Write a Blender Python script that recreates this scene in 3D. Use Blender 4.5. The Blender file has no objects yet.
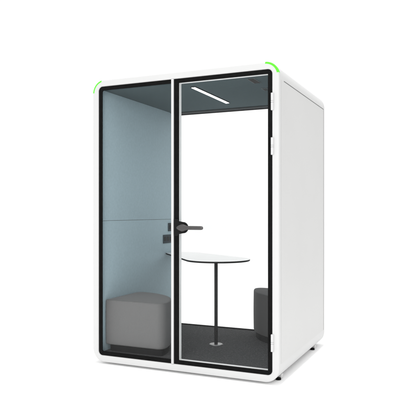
import bpy, bmesh, math, random
from mathutils import Vector
random.seed(4)
scene = bpy.context.scene
COL = scene.collection
PI = math.pi

# overall sizes of the booth (metres): x along the front, y towards the rear, z up
W, D, H = 1.592, 1.420, 2.300
GROUND = -0.015
FLOOR = 0.070
CEIL = 2.228
T = 0.0534            # width of the white front frame
RC = 0.108            # outer corner radius

# ------------------------------------------------------------------ helpers
def finish(bm, name, mats, parent=None, sharp=32):
    bmesh.ops.recalc_face_normals(bm, faces=bm.faces[:])
    for f in bm.faces:
        f.smooth = True
    lim = math.radians(sharp)
    for e in bm.edges:
        e.smooth = len(e.link_faces) == 2 and e.calc_face_angle(0) < lim
    me = bpy.data.meshes.new(name)
    bm.to_mesh(me); bm.free()
    if not isinstance(mats, (list, tuple)): mats = [mats]
    for m in mats: me.materials.append(m)
    o = bpy.data.objects.new(name, me)
    COL.objects.link(o)
    if parent: o.parent = parent
    return o

def empty(name, label, cat, loc, group=None, rz=0):
    o = bpy.data.objects.new(name, None)
    o.empty_display_size = 0.1
    COL.objects.link(o)
    o.location = loc; o.rotation_euler = (0, 0, rz)
    o['label'] = label; o['category'] = cat
    if group: o['group'] = group
    return o

def bx(bm, x0, x1, y0, y1, z0, z1, bev=0.0, seg=2, mat=0):
    vs = [bm.verts.new((x, y, z)) for x in (x0, x1) for y in (y0, y1) for z in (z0, z1)]
    idx = [(0, 1, 3, 2), (4, 6, 7, 5), (0, 4, 5, 1), (2, 3, 7, 6), (0, 2, 6, 4), (1, 5, 7, 3)]
    fs = [bm.faces.new([vs[i] for i in q]) for q in idx]
    for f in fs: f.material_index = mat
    if bev > 0:
        es = list({e for f in fs for e in f.edges})
        bmesh.ops.bevel(bm, geom=es, offset=bev, segments=seg, affect='EDGES', profile=0.5)
    return bm

def cyl(bm, c, r0, r1, h, n=40, bev=0.0, mat=0, axis='z'):
    """upright cylinder / cone frustum standing on c, with small rounded rims"""
    prof = [(0, 0), (r0 - bev, 0), (r0, bev), (r1, h - bev), (r1 - bev, h), (0, h)] if bev else [(0, 0), (r0, 0), (r1, h), (0, h)]
    rings = []
    for r, z in prof:
        if r == 0:
            rings.append([bm.verts.new(place(c, 0, 0, z, axis))])
        else:
            rings.append([bm.verts.new(place(c, r * math.cos(2 * PI * k / n), r * math.sin(2 * PI * k / n), z, axis)) for k in range(n)])
    for a, b in zip(rings, rings[1:]):
        for k in range(n):
            k2 = (k + 1) % n
            if len(a) == 1: f = bm.faces.new((a[0], b[k], b[k2]))
            elif len(b) == 1: f = bm.faces.new((a[k], a[k2], b[0]))
            else: f = bm.faces.new((a[k], a[k2], b[k2], b[k]))
            f.material_index = mat
    return bm

def place(c, u, v, w, axis):
    if axis == 'z': return (c[0] + u, c[1] + v, c[2] + w)
    return (c[0] + u, c[1] - w, c[2] + v)          # axis 'y': grows towards the viewer side (-y)

def rrect(x0, x1, z0, z1, r, n=14):
    """rounded rectangle in the x-z plane, always the same number of points"""
    pts = []
    r = max(r, 1e-4)
    for cx, cz, a0 in ((x1 - r, z1 - r, 0), (x0 + r, z1 - r, 90), (x0 + r, z0 + r, 180), (x1 - r, z0 + r, 270)):
        for k in range(n + 1):
            a = math.radians(a0 + 90 * k / n)
            pts.append((cx + r * math.cos(a), cz + r * math.sin(a)))
    return pts

def ring(bm, rect, prof, n=14, mat=0):
    """closed ring swept round a rounded rectangle; prof = [(inset, radius, y), ...] closed"""
    x0, x1, z0, z1 = rect
    loops = []
    for ins, r, y in prof:
        loops.append([bm.verts.new((x, y, z)) for x, z in rrect(x0 + ins, x1 - ins, z0 + ins, z1 - ins, r, n)])
    m = len(loops[0])
    for i in range(len(loops)):
        a, b = loops[i], loops[(i + 1) % len(loops)]
        for k in range(m):
            f = bm.faces.new((a[k], a[(k + 1) % m], b[(k + 1) % m], b[k]))
            f.material_index = mat
    return bm

def bend(i0, y0, i1, y1, n=5, rout=None):
    """quarter-round between two profile points (convex), returns (inset, y)"""
    return [(i0 + (i1 - i0) * (1 - math.cos(t * PI / 2 / n)), y0 + (y1 - y0) * math.sin(t * PI / 2 / n)) for t in range(n + 1)]

# ------------------------------------------------------------------ materials
def mat(name, col, rough=0.5, spec=0.5, noise=0.0, nscale=8.0, bump=0.0, bscale=300.0, metal=0.0, sheen=0.0, dist=0.002, coat=0.0):
    m = bpy.data.materials.new(name); m.use_nodes = True
    nt = m.node_tree; b = nt.nodes['Principled BSDF']
    b.inputs['Base Color'].default_value = (*col, 1)
    b.inputs['Roughness'].default_value = rough
    b.inputs['Specular IOR Level'].default_value = spec
    b.inputs['Metallic'].default_value = metal
    if sheen: b.inputs['Sheen Weight'].default_value = sheen
    if coat: b.inputs['Coat Weight'].default_value = coat
    tc = nt.nodes.new('ShaderNodeTexCoord')
    if noise:
        n = nt.nodes.new('ShaderNodeTexNoise'); n.inputs['Scale'].default_value = nscale
        n.inputs['Detail'].default_value = 6
        nt.links.new(tc.outputs['Object'], n.inputs['Vector'])
        r = nt.nodes.new('ShaderNodeMapRange')
        r.inputs['From Min'].default_value = 0.3; r.inputs['From Max'].default_value = 0.7
        r.inputs['To Min'].default_value = 1 - noise; r.inputs['To Max'].default_value = 1 + noise
        nt.links.new(n.outputs['Fac'], r.inputs['Value'])
        v = nt.nodes.new('ShaderNodeVectorMath'); v.operation = 'SCALE'
        v.inputs[0].default_value = col
        nt.links.new(r.outputs['Result'], v.inputs['Scale'])
        nt.links.new(v.outputs['Vector'], b.inputs['Base Color'])
    if bump:
        n2 = nt.nodes.new('ShaderNodeTexNoise'); n2.inputs['Scale'].default_value = bscale
        n2.inputs['Detail'].default_value = 3
        nt.links.new(tc.outputs['Object'], n2.inputs['Vector'])
        bp = nt.nodes.new('ShaderNodeBump'); bp.inputs['Strength'].default_value = bump
        bp.inputs['Distance'].default_value = dist
        nt.links.new(n2.outputs['Fac'], bp.inputs['Height'])
        nt.links.new(bp.outputs['Normal'], b.inputs['Normal'])
    return m

def emit(name, col, s):
    m = bpy.data.materials.new(name); m.use_nodes = True
    b = m.node_tree.nodes['Principled BSDF']
    b.inputs['Base Color'].default_value = (*col, 1)
    b.inputs['Emission Color'].default_value = (*col, 1)
    b.inputs['Emission Strength'].default_value = s
    return m

def glass(name, tint=(0.996, 0.998, 0.997), refl=0.009):
    m = bpy.data.materials.new(name); m.use_nodes = True
    nt = m.node_tree; nt.nodes.clear()
    out = nt.nodes.new('ShaderNodeOutputMaterial')
    tr = nt.nodes.new('ShaderNodeBsdfTransparent'); tr.inputs['Color'].default_value = (*tint, 1)
    gl = nt.nodes.new('ShaderNodeBsdfGlossy'); gl.inputs['Roughness'].default_value = 0.01
    mx = nt.nodes.new('ShaderNodeMixShader'); mx.inputs['Fac'].default_value = refl
    nt.links.new(tr.outputs[0], mx.inputs[1]); nt.links.new(gl.outputs[0], mx.inputs[2])
    nt.links.new(mx.outputs[0], out.inputs['Surface'])
    return m

def two_tone(name, base, specks, thr, scale, rough=0.95, bump=0.6, bscale=260):
    """cut pile carpet: fine dark pile with scattered lighter tufts"""
    m = mat(name, base, rough, 0.1, bump=bump, bscale=bscale, dist=0.004)
    nt = m.node_tree; b = nt.nodes['Principled BSDF']
    tc = nt.nodes.new('ShaderNodeTexCoord')
    a = nt.nodes.new('ShaderNodeTexNoise'); a.inputs['Scale'].default_value = scale; a.inputs['Detail'].default_value = 4
    a.inputs['Roughness'].default_value = 0.8
    nt.links.new(tc.outputs['Object'], a.inputs['Vector'])
    r = nt.nodes.new('ShaderNodeValToRGB')
    r.color_ramp.elements[0].position = 0.35; r.color_ramp.elements[0].color = (*[c * 0.65 for c in base], 1)
    r.color_ramp.elements[1].position = thr + 0.04; r.color_ramp.elements[1].color = (*specks, 1)
    e = r.color_ramp.elements.new(thr); e.color = (*base, 1)
    nt.links.new(a.outputs['Fac'], r.inputs['Fac'])
    nt.links.new(r.outputs['Color'], b.inputs['Base Color'])
    return m

WHITE = mat('white_powder_coat', (0.585, 0.585, 0.582), 0.45, 0.25, noise=0.012, nscale=3, bump=0.06, bscale=900, dist=0.0005)
PANEL = mat('white_side_panel_paint', (0.57, 0.569, 0.563), 0.5, 0.25, noise=0.012, nscale=2.2, bump=0.06, bscale=900, dist=0.0005)
HINGE = mat('hinge_white_metal', (0.56, 0.56, 0.56), 0.35, 0.3, noise=0.02, nscale=20)
BLACK = mat('black_gasket', (0.0055, 0.0055, 0.0055), 0.55, 0.05, noise=0.2, nscale=30)
PLATE = mat('handle_black_plate', (0.008, 0.008, 0.008), 0.45, 0.1, noise=0.1, nscale=30)
LEVER = mat('handle_grey_metal', (0.062, 0.059, 0.059), 0.4, 0.5, noise=0.08, nscale=40, metal=0.35)
RIM = mat('grey_vent_rim', (0.13, 0.15, 0.155), 0.6, 0.2, noise=0.05, nscale=20)
REVEAL = mat('white_door_profile', (0.78, 0.78, 0.775), 0.4, 0.4, noise=0.01, nscale=5)
GREEN = mat('lime_green_plastic', (0.10, 0.90, 0.02), 0.4, 0.3, noise=0.03, nscale=30)
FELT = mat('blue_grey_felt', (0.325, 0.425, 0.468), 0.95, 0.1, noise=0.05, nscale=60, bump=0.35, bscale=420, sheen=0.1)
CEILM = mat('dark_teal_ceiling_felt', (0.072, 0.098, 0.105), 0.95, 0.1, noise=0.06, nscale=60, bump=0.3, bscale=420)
GAPSHADE = mat('grey_gap_shade', (0.16, 0.16, 0.16), 0.7, 0.1, noise=0.1, nscale=20)
TRIM = mat('dark_grey_trim', (0.028, 0.034, 0.036), 0.7, 0.1, noise=0.1, nscale=20)
CARPET = two_tone('charcoal_carpet', (0.085, 0.086, 0.088), (0.17, 0.17, 0.17), 0.60, 75)
STOOLF = mat('grey_wool_upholstery', (0.136, 0.136, 0.136), 0.95, 0.1, noise=0.07, nscale=220, bump=0.4, bscale=520, sheen=0.15)
STOOLD = mat('darker_wool_upholstery', (0.072, 0.0715, 0.071), 0.95, 0.1, noise=0.07, nscale=220, bump=0.4, bscale=520, sheen=0.1)  # darker tone of the stool wool, for the back right stool
PLINTH = mat('black_plinth_laminate', (0.011, 0.011, 0.0115), 0.7, 0.1, noise=0.08, nscale=20)
TOPW = mat('white_laminate', (0.95, 0.95, 0.945), 0.05, 0.8, noise=0.01, nscale=10)
EDGE = mat('dark_table_edge', (0.008, 0.008, 0.008), 0.5, 0.1, noise=0.1, nscale=20)
STEM = mat('black_steel_tube', (0.010, 0.010, 0.0105), 0.45, 0.2, noise=0.1, nscale=20)
CHROME = mat('brushed_steel', (0.34, 0.34, 0.34), 0.45, 0.4, noise=0.05, nscale=30, metal=0.9)
SOCK = mat('dark_socket_plastic', (0.040, 0.052, 0.060), 0.6, 0.1, noise=0.05, nscale=40)
GLASS = glass('clear_glass')
LED = emit('led_diffuser', (1.0, 1.0, 1.0), 5.0)
FLOORM = mat('white_studio_floor', (0.96, 0.96, 0.96), 0.9, 0.05, noise=0.005, nscale=0.7)

# ------------------------------------------------------------------ setting
bm = bmesh.new()
n = 96
c = bm.verts.new((0.8, 0.7, GROUND))
rim = [bm.verts.new((0.8 + 60 * math.cos(2 * PI * k / n), 0.7 + 60 * math.sin(2 * PI * k / n), GROUND)) for k in range(n)]
for k in range(n): bm.faces.new((c, rim[k], rim[(k + 1) % n]))
fl = finish(bm, 'floor', FLOORM); fl['kind'] = 'structure'

# ------------------------------------------------------------------ the booth
booth = empty('office_booth', 'white soundproof office booth with rounded frame, lime green corners and glass front and back',
              'office booth', (0, 0, 0))
FULL = (0, W, 0, H)

# front frame: softly rounded outer edge, small rounded inner lip
def frame_profile(yf, yb, thick, sgn):
    pr = []
    rb = 0.011
    for i, y in bend(0, yf + sgn * rb, rb, yf, 6): pr.append((i, RC - i, y))
    rl = 0.011
    for k in range(5):
        a = k * PI / 2 / 4
        i = thick - rl + rl * math.sin(a); y = yf + sgn * (rl - rl * math.cos(a))
        pr.append((i, max(0.036 - (i - thick), 0.02), y))
    pr.append((thick, 0.036, yb)); pr.append((0, RC, yb))
    return pr
bm = ring(bmesh.new(), FULL, frame_profile(0.0, 0.045, T, 1)); finish(bm, 'front_frame', WHITE, booth, 28)
bm = ring(bmesh.new(), FULL, frame_profile(D, D - 0.045, T, -1)); finish(bm, 'rear_frame', WHITE, booth, 28)
bm = ring(bmesh.new(), FULL, [(0.0004, RC, 0.045), (0.0004, RC, D - 0.045), (0.048, 0.03, D - 0.045), (0.048, 0.03, 0.045)])
shell = finish(bm, 'outer_shell', WHITE, booth)

# raised side panels with thin grey strips painting in the gap shadow, top and rear
for sx, xs in ((1, W), (-1, 0.0)):
    a, b_ = (xs + sx * 0.0004, xs + sx * 0.0008)
    y0, y1, z0, z1 = 0.0446, 1.370, 0.132, 2.170
    bm = bx(bmesh.new(), min(a, b_), max(a, b_), y0, y1, z0, z1)
    sp = finish(bm, 'side_panel', PANEL, booth)
    bm = bmesh.new(); g = 0.006
    p0, p1 = sorted((xs + sx * 0.0004, xs + sx * 0.0015))
    bx(bm, p0, p1, 0.118, y1 + g, z1 + 0.0003, z1 + g)
    bx(bm, p0, p1, y1 + 0.0003, y1 + g, z0, z1)
    finish(bm, 'panel_gap_shade', GAPSHADE, sp)

# lime green corner strips wrapping the frame's outer edge
for cx, a0, a1 in ((W - RC, 14, 88), (RC, 104, 177)):
    bm = bmesh.new(); loops = []
    cz = H - RC; N = 26
    prof = [(RC + 0.0015, 0.026), (RC + 0.0022, 0.010), (RC - 0.002, 0.0015), (RC - 0.0135, -0.0022), (RC - 0.0145, 0.004), (RC - 0.004, 0.012), (RC - 0.004, 0.026)]
    for k in range(N + 1):
        a = math.radians(a0 + (a1 - a0) * k / N)
        loops.append([bm.verts.new((cx + r * math.cos(a), y, cz + r * math.sin(a))) for r, y in prof])
    for p, q in zip(loops, loops[1:]):
        for i in range(len(prof)):
            j = (i + 1) % len(prof); bm.faces.new((p[i], p[j], q[j], q[i]))
    bm.faces.new(loops[0]); bm.faces.new(loops[-1])
    finish(bm, 'corner_accent', GREEN, booth)

# inner lining: two felt panels on each side, with a fine gap between them
SEAM = 1.150
for x0, x1 in ((0.0485, 0.0600), (W - 0.0600, W - 0.0485)):
    for z0, z1 in ((FLOOR - 0.005, SEAM - 0.0015), (SEAM + 0.0015, CEIL + 0.005)):
        finish(bx(bmesh.new(), x0, x1, 0.056, D - 0.062, z0, z1, 0.0015, 2), 'wall_panel', FELT, booth)
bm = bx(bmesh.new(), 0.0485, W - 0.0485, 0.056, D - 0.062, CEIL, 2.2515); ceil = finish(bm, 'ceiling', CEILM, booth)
bm = bx(bmesh.new(), 0.0485, W - 0.0485, 0.056, D - 0.062, 0.0485, FLOOR); finish(bm, 'carpet', CARPET, booth)
# header trim above the rear glass
finish(bx(bmesh.new(), 0.0605, W - 0.0605, D - 0.175, D - 0.063, CEIL - 0.006, CEIL - 0.0005, 0.002), 'ceiling_trim', TRIM, booth)

# ceiling light, vents
lx = 0.802
bm = bx(bmesh.new(), lx - 0.022, lx + 0.022, 0.228, 0.965, CEIL - 0.006, CEIL - 0.0005, 0.002)
lt = finish(bm, 'ceiling_light', TRIM, booth)
finish(bx(bmesh.new(), lx - 0.016, lx + 0.016, 0.235, 0.958, CEIL - 0.0095, CEIL - 0.0065, 0.0014, 3), 'diffuser', LED, lt)
for x0, x1, y0, y1 in ((1.296, 1.344, 0.155, 0.312), (1.284, 1.322, 0.520, 0.600)):
    bm = bx(bmesh.new(), x0 - .005, x1 + .005, y0 - .005, y1 + .005, CEIL - 0.003, CEIL - 0.0005, 0.001)
    av = finish(bm, 'air_vent', RIM, booth)
    bm = bx(bmesh.new(), x0, x1, y0, y1, CEIL - 0.0045, CEIL - 0.0032, 0.0005, 1)
    finish(bm, 'vent_grille', BLACK if y0 < .4 else TRIM, av)

# centre mullion
MX0, MX1 = 0.726, 0.7465
finish(bx(bmesh.new(), MX0, MX1, -0.002, 0.055, T - 0.001, H - T + 0.001, 0.005, 4), 'mullion', WHITE, booth)

# fixed pane on the left: glass with a black printed border on three sides
SW = 0.031
bm = bmesh.new()
def border(bm, outer, inner, y0, y1, n=10):
    (ox0, ox1, oz0, oz1, orr), (ix0, ix1, iz0, iz1, ir) = outer, inner
    A = [rr for rr in (rrect_c(ox0, ox1, oz0, oz1, orr, n), rrect_c(ix0, ix1, iz0, iz1, ir, n))]
    loops = [[bm.verts.new((x, y, z)) for x, z in A[i]] for i, y in ((0, y0), (0, y1), (1, y1), (1, y0))]
    m = len(loops[0])
    for i in range(4):
        a, b = loops[i], loops[(i + 1) % 4]
        for k in range(m):
            bm.faces.new((a[k], a[(k + 1) % m], b[(k + 1) % m], b[k]))
def rrect_c(x0, x1, z0, z1, r4, n):
    """rounded rectangle with its own radius per corner: (top right, top left, bottom left, bottom right)"""
    pts = []
    for (cx, cz, a0), r in zip(((x1, z1, 0), (x0, z1, 90), (x0, z0, 180), (x1, z0, 270)), r4):
        r = max(r, 1e-4)
        sx = -1 if a0 in (0, 270) else 1; sz = -1 if a0 in (0, 90) else 1
        for k in range(n + 1):
            a = math.radians(a0 + 90 * k / n)
            pts.append((cx + sx * r + r * math.cos(a), cz + sz * r + r * math.sin(a)))
    return pts
Z0, Z1 = T, H - T
border(bm, (T + .0003, MX0 - .0005, Z0 + .0003, Z1 - .0003, (0, .036, .036, 0)), (T + SW, MX0 - .003, Z0 + SW, Z1 - SW, (0, .016, .016, 0)), 0.009, 0.019)
fg = finish(bm, 'window_border', BLACK, booth)
bm = bx(bmesh.new(), T + 0.012, MX0 - 0.001, 0.0195, 0.0275, Z0 + 0.012, Z1 - 0.012)
finish(bm, 'window_glass', GLASS, booth)

# the door on the right
DX0, DX1 = MX1 + .0008, W - T - .0005
XI = 0.7553 + SW          # inner edge of the black border on the lock side
bm = bmesh.new()
border(bm, (DX0 + .004, DX1 - .002, Z0 + .002, Z1 - .002, (.03, .002, .002, .03)), (XI + .001, DX1 - SW, Z0 + SW, Z1 - SW, (.004, .004, .004, .004)), 0.0192, 0.055)
door = finish(bm, 'door', REVEAL, booth)
bm = bmesh.new()
border(bm, (DX0, DX1, Z0 + .0003, Z1 - .0003, (.035, .004, .004, .035)), (XI, DX1 - SW - .001, Z0 + SW, Z1 - SW - .001, (.006, .003, .003, .006)), 0.008, 0.0188)
finish(bm, 'door_border', BLACK, door)
finish(bx(bmesh.new(), XI + .0015, DX1 - SW - .0005, 0.024, 0.032, Z0 + SW + .0005, Z1 - SW - .0005), 'door_glass', GLASS, door)
for zc in (2.010, 1.692, 0.288):
    bm = bmesh.new()
    for a, b in ((-0.062, -0.0065), (-0.0055, 0.0055), (0.0065, 0.062)):
        bx(bm, 1.5335, 1.5525, -0.0125, 0.0095, zc + a, zc + b, 0.0026 if b - a > .02 else 0.002, 3)
    bx(bm, 1.5375, 1.5485, -0.0085, 0.0070, zc - 0.060, zc + 0.060, 0.002, 2)
    finish(bm, 'hinge', HINGE, door)

# handle: black plate that flares out of the stile, and a grey lever
hz = 1.103
bm = bmesh.new()
out = []
for k in range(33):                       # half-round nose over the glass
    a = -PI / 2 + PI * k / 32
    out.append((0.829 + 0.043 * math.cos(a), hz + 0.043 * math.sin(a)))
out = [(DX0 + .012, hz - 0.066), (XI - .003, hz - 0.066), (XI + .004, hz - 0.050)] + out + [(XI + .004, hz + 0.050), (XI - .003, hz + 0.066), (DX0 + .012, hz + 0.066)]
loops = []
for y, s in ((0.0075, 1.0), (-0.005, 1.0), (-0.008, 0.965)):
    loops.append([bm.verts.new((0.80 + (x - 0.80) * s, y, hz + (z - hz) * s)) for x, z in out])
for a, b in zip(loops, loops[1:]):
    for k in range(len(a)): bm.faces.new((a[k], a[(k + 1) % len(a)], b[(k + 1) % len(a)], b[k]))
bm.faces.new(loops[0]); bm.faces.new(loops[-1])
finish(bm, 'handle_plate', PLATE, door)
bm = bmesh.new()
cyl(bm, (0.842, -0.009, hz), 0.019, 0.017, 0.040, 32, 0.002, axis='y')
# lever: tapering hub into a flat bar with a rounded end, swept along x
sec = []
for x, hh, yc, tt in ((0.798, 0.004, -0.044, .006), (0.803, 0.010, -0.044, .010), (0.820, 0.020, -0.044, .012), (0.838, 0.0265, -0.044, .012), (0.852, 0.0265, -0.045, .012),
                      (0.870, 0.020, -0.045, .011), (0.884, 0.0155, -0.046, .010), (0.900, 0.0146, -0.047, .009), (0.930, 0.0145, -0.047, .0085), (1.002, 0.0142, -0.047, .008), (1.013, 0.0115, -0.047, .006), (1.018, 0.006, -0.047, .003)):
    sec.append([bm.verts.new((x, yc + tt * math.copysign(abs(math.cos(a)) ** .6, math.cos(a)), hz + hh * math.copysign(abs(math.sin(a)) ** .6, math.sin(a)))) for a in [2 * PI * (k + .5) / 24 for k in range(24)]])
for a, b in zip(sec, sec[1:]):
    for k in range(24): bm.faces.new((a[k], a[(k + 1) % 24], b[(k + 1) % 24], b[k]))
bm.faces.new(sec[0]); bm.faces.new(sec[-1])
finish(bm, 'handle_lever', LEVER, door, 40)

# rear glass with black border
bm = bmesh.new()
border(bm, (T + .0003, W - T - .0003, Z0 + .0003, Z1 - .0003, (.036,) * 4), (.078, W - .078, .081, 2.216, (.012,) * 4), D - 0.061, D - 0.050)
finish(bm, 'rear_border', BLACK, booth)
finish(bx(bmesh.new(), T + .006, W - T - .006, D - 0.046, D - 0.036, Z0 + .006, Z1 - .006), 'rear_glass', GLASS, booth)

# control and socket panels on the left wall
for y0, y1, z0, z1 in ((1.190, 1.330, 1.030, 1.112), (1.085, 1.275, 0.912, 0.996)):
    bm = bx(bmesh.new(), 0.0605, 0.068, y0, y1, z0, z1, 0.002, 2)
    o = finish(bm, 'socket_panel', SOCK, booth)
    m = 2 if z0 > 1 else 3
    for k in range(m):
        yc = y0 + (y1 - y0) * (k + .5) / m
        bm2 = bmesh.new(); bx(bm2, 0.0682, 0.0695, yc - .019, yc + .019, (z0 + z1) / 2 - .02, (z0 + z1) / 2 + .02, 0.0005, 1)
        finish(bm2, 'socket', PLATE, o)

# feet
for fx in (W - 1.538, 1.538):
    for fy in (0.157, 1.175):
        bm = bmesh.new()
        cyl(bm, (fx, fy, GROUND), 0.020, 0.018, 0.015, 28, 0.002)
        ft = finish(bm, 'levelling_foot', BLACK, booth)
        bm = bmesh.new(); bx(bm, fx - .018, fx + .018, fy + .015, fy + .06, GROUND + 0.006, 0.022, .002)
        finish(bm, 'foot_bracket', WHITE, ft)

# ------------------------------------------------------------------ stools
def outline(R, r, ra, n=12):
    """quarter-round plan: square corner at the origin, rounded where the arc meets the straight sides"""
    xb = math.sqrt((R - r) ** 2 - r ** 2)
    th = math.atan2(r, xb)
    P = []
    for k in range(n + 1):
        a = -PI / 2 + (PI / 2 + th) * k / n
        P.append((xb + r * math.cos(a), r + r * math.sin(a)))
    for k in range(1, 40):
        a = th + (PI / 2 - 2 * th) * k / 40
        P.append((R * math.cos(a), R * math.sin(a)))
    for k in range(n + 1):
        a = PI / 2 - th + (PI / 2 + th) * k / n
        P.append((r + r * math.cos(a), xb + r * math.sin(a)))
    for k in range(n + 1):
        a = PI + PI / 2 * k / n
        P.append((ra + ra * math.cos(a), ra + ra * math.sin(a)))
    return P
BASEH = 0.057
SH = 0.425
def offset(P, d):
    n_ = len(P); Q = []
    for i in range(n_):
        ax, ay = P[i - 1]; bx_, by = P[(i + 1) % n_]
        tx, ty = bx_ - ax, by - ay; L = math.hypot(tx, ty) or 1
        Q.append((P[i][0] - ty / L * d, P[i][1] + tx / L * d))
    return Q
def make_stool(name, label, loc, rz, fab, R):
    st = empty(name, label, 'stool', loc, 'quarter-round upholstered stools in the booth', rz)
    P = outline(R, 0.062, 0.022)
    cx, cy = 0.22, 0.22
    bm = bmesh.new(); loops = []
    levels = [(BASEH, 0.010), (BASEH + .004, 0.003), (BASEH + .012, 0)]
    levels += [(BASEH + .012 + (SH - .016 - BASEH - .012) * k / 8, -0.002 * math.sin(PI * k / 8)) for k in range(1, 9)]
    levels += [(SH - .014 + .014 * math.sin(a), .014 * (1 - math.cos(a))) for a in (math.radians(q) for q in (15, 35, 55, 75, 90))]
    for z, ins in levels:
        loops.append([bm.verts.new((x, y, z)) for x, y in offset(P, ins)])
    base = offset(P, .014)
    for s, dz in ((.85, .004), (.6, .008), (.3, .010)):
        loops.append([bm.verts.new((cx + (x - cx) * s, cy + (y - cy) * s, SH + dz)) for x, y in base])
    n_ = len(P)
    for a, b in zip(loops, loops[1:]):
        for k in range(n_): bm.faces.new((a[k], a[(k + 1) % n_], b[(k + 1) % n_], b[k]))
    tv = bm.verts.new((cx, cy, SH + .0105))
    for k in range(n_): bm.faces.new((loops[-1][k], loops[-1][(k + 1) % n_], tv))
    bm.faces.new(loops[0])
    cu = finish(bm, 'cushion', fab, st, 50)
    # piping seam round the top edge
    bm = bmesh.new(); seam = []
    Q = offset(P, .0035)
    for i, (x, y) in enumerate(Q):
        ax, ay = Q[i - 1]; bx_, by = Q[(i + 1) % n_]
        tx, ty = bx_ - ax, by - ay; L = math.hypot(tx, ty) or 1
        nx, ny = ty / L, -tx / L
        seam.append([bm.verts.new((x + nx * .0028 * math.cos(t), y + ny * .0028 * math.cos(t), SH - .0045 + .0028 * math.sin(t))) for t in [2 * PI * q / 6 for q in range(6)]])
    for i in range(n_):
        a, b = seam[i], seam[(i + 1) % n_]
        for q in range(6): bm.faces.new((a[q], a[(q + 1) % 6], b[(q + 1) % 6], b[q]))
    finish(bm, 'piping', fab, cu)
    bm = bmesh.new(); Q = [(x * .93 + .03, y * .93 + .03) for x, y in outline(R - .02, 0.02, 0.01)]; n_ = len(Q)
    a = [bm.verts.new((x, y, 0.0)) for x, y in Q]; b = [bm.verts.new((x, y, BASEH + .001)) for x, y in Q]
    for k in range(n_): bm.faces.new((a[k], a[(k + 1) % n_], b[(k + 1) % n_], b[k]))
    bm.faces.new(a); bm.faces.new(b)
    finish(bm, 'plinth', PLINTH, st, 50)
    return st
make_stool('stool', 'grey upholstered stool on black plinth in the front left corner behind the fixed pane', (0.064, 0.080, FLOOR), 0, STOOLF, 0.548)
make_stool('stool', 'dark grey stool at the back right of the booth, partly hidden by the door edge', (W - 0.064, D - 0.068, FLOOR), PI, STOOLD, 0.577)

# ------------------------------------------------------------------ table
TZ = 0.815
tb = empty('table', 'thin white tabletop with dark edge on one slim black stem', 'table', (0.815, 0.665, FLOOR))
cx, cy, R = 0.832, 0.662, 0.280
P0 = (0.063, 1.140); P1 = (0.063, 1.352); P2 = (0.300, 1.352)
def tangent(px, py, side):
    dx, dy = cx - px, cy - py; d = math.hypot(dx, dy)
    return math.atan2(py - cy, px - cx) + side * math.acos(R / d)
aL = tangent(*P0, 1); aR = tangent(*P2, -1)
while aR < aL: aR += 2 * PI
poly = [P2, P1, P0] + [(cx + R * math.cos(aL + (aR - aL) * k / 72), cy + R * math.sin(aL + (aR - aL) * k / 72)) for k in range(73)]
poly = [(x - 0.815, y - 0.665) for x, y in poly]
bm = bmesh.new()
th = 0.0145; zt = TZ - FLOOR
ls = [[bm.verts.new((x * s, y * s, z)) for x, y in poly] for z, s in ((zt - th, 0.985), (zt - th + .003, 1.0), (zt - .002, 1.0), (zt, 0.997))]
for i, (a, b) in enumerate(zip(ls, ls[1:])):
    for k in range(len(poly)):
        f = bm.faces.new((a[k], a[(k + 1) % len(poly)], b[(k + 1) % len(poly)], b[k])); f.material_index = 1
f = bm.faces.new(ls[0]); f.material_index = 1
f = bm.faces.new(ls[-1]); f.material_index = 0
finish(bm, 'tabletop', [TOPW, EDGE], tb)
bm = bmesh.new(); cyl(bm, (0, 0, 0.006), 0.0150, 0.0150, zt - th - 0.006, 36)
finish(bm, 'stem', STEM, tb)
bm = bmesh.new(); cyl(bm, (0, 0, 0), 0.060, 0.058, 0.007, 56, 0.002)
finish(bm, 'base_plate', CHROME, tb)

# ------------------------------------------------------------------ light
wd = bpy.data.worlds.new('World'); scene.world = wd; wd.use_nodes = True
bg = wd.node_tree.nodes['Background']
bg.inputs['Color'].default_value = (1, 1, 1, 1); bg.inputs['Strength'].default_value = 1.08
def area(name, loc, target, sx, sy, power):
    l = bpy.data.lights.new(name, 'AREA'); l.shape = 'RECTANGLE'; l.size = sx; l.size_y = sy; l.energy = power
    o = bpy.data.objects.new(name, l); COL.objects.link(o); o.location = loc
    o.rotation_euler = (Vector(target) - Vector(loc)).to_track_quat('-Z', 'Y').to_euler()
    return o
top = area('overhead_floor_fill', (0.9, 0.3, 30.0), (0.9, 0.3, 0), 3.0, 3.0, 130)  # added lamp, whitens the floor and keeps the shadow under the booth
top.data.spread = math.radians(30)
area('front_softbox', (2.2, -7.0, 2.6), (0.8, 0.0, 1.1), 2.0, 2.0, 175)

# ------------------------------------------------------------------ camera
cam = bpy.data.cameras.new('camera'); co = bpy.data.objects.new('camera', cam); COL.objects.link(co)
co.location = (2.8197, -3.9511, 1.2213)
co.rotation_euler = (PI / 2, 0, 0.42014)
cam.sensor_width = 36; cam.lens = 578.87 / 420 * 36
cam.shift_y = 2.16 / 420
cam.clip_end = 300
scene.camera = co

scene.render.engine = 'CYCLES'
scene.cycles.max_bounces = 12; scene.cycles.diffuse_bounces = 6; scene.cycles.transparent_max_bounces = 16
scene.view_settings.view_transform = 'Standard'; scene.view_settings.look = 'None'
scene.view_settings.exposure = 0; scene.view_settings.gamma = 1
scene.render.resolution_x = 1024; scene.render.resolution_y = 1024
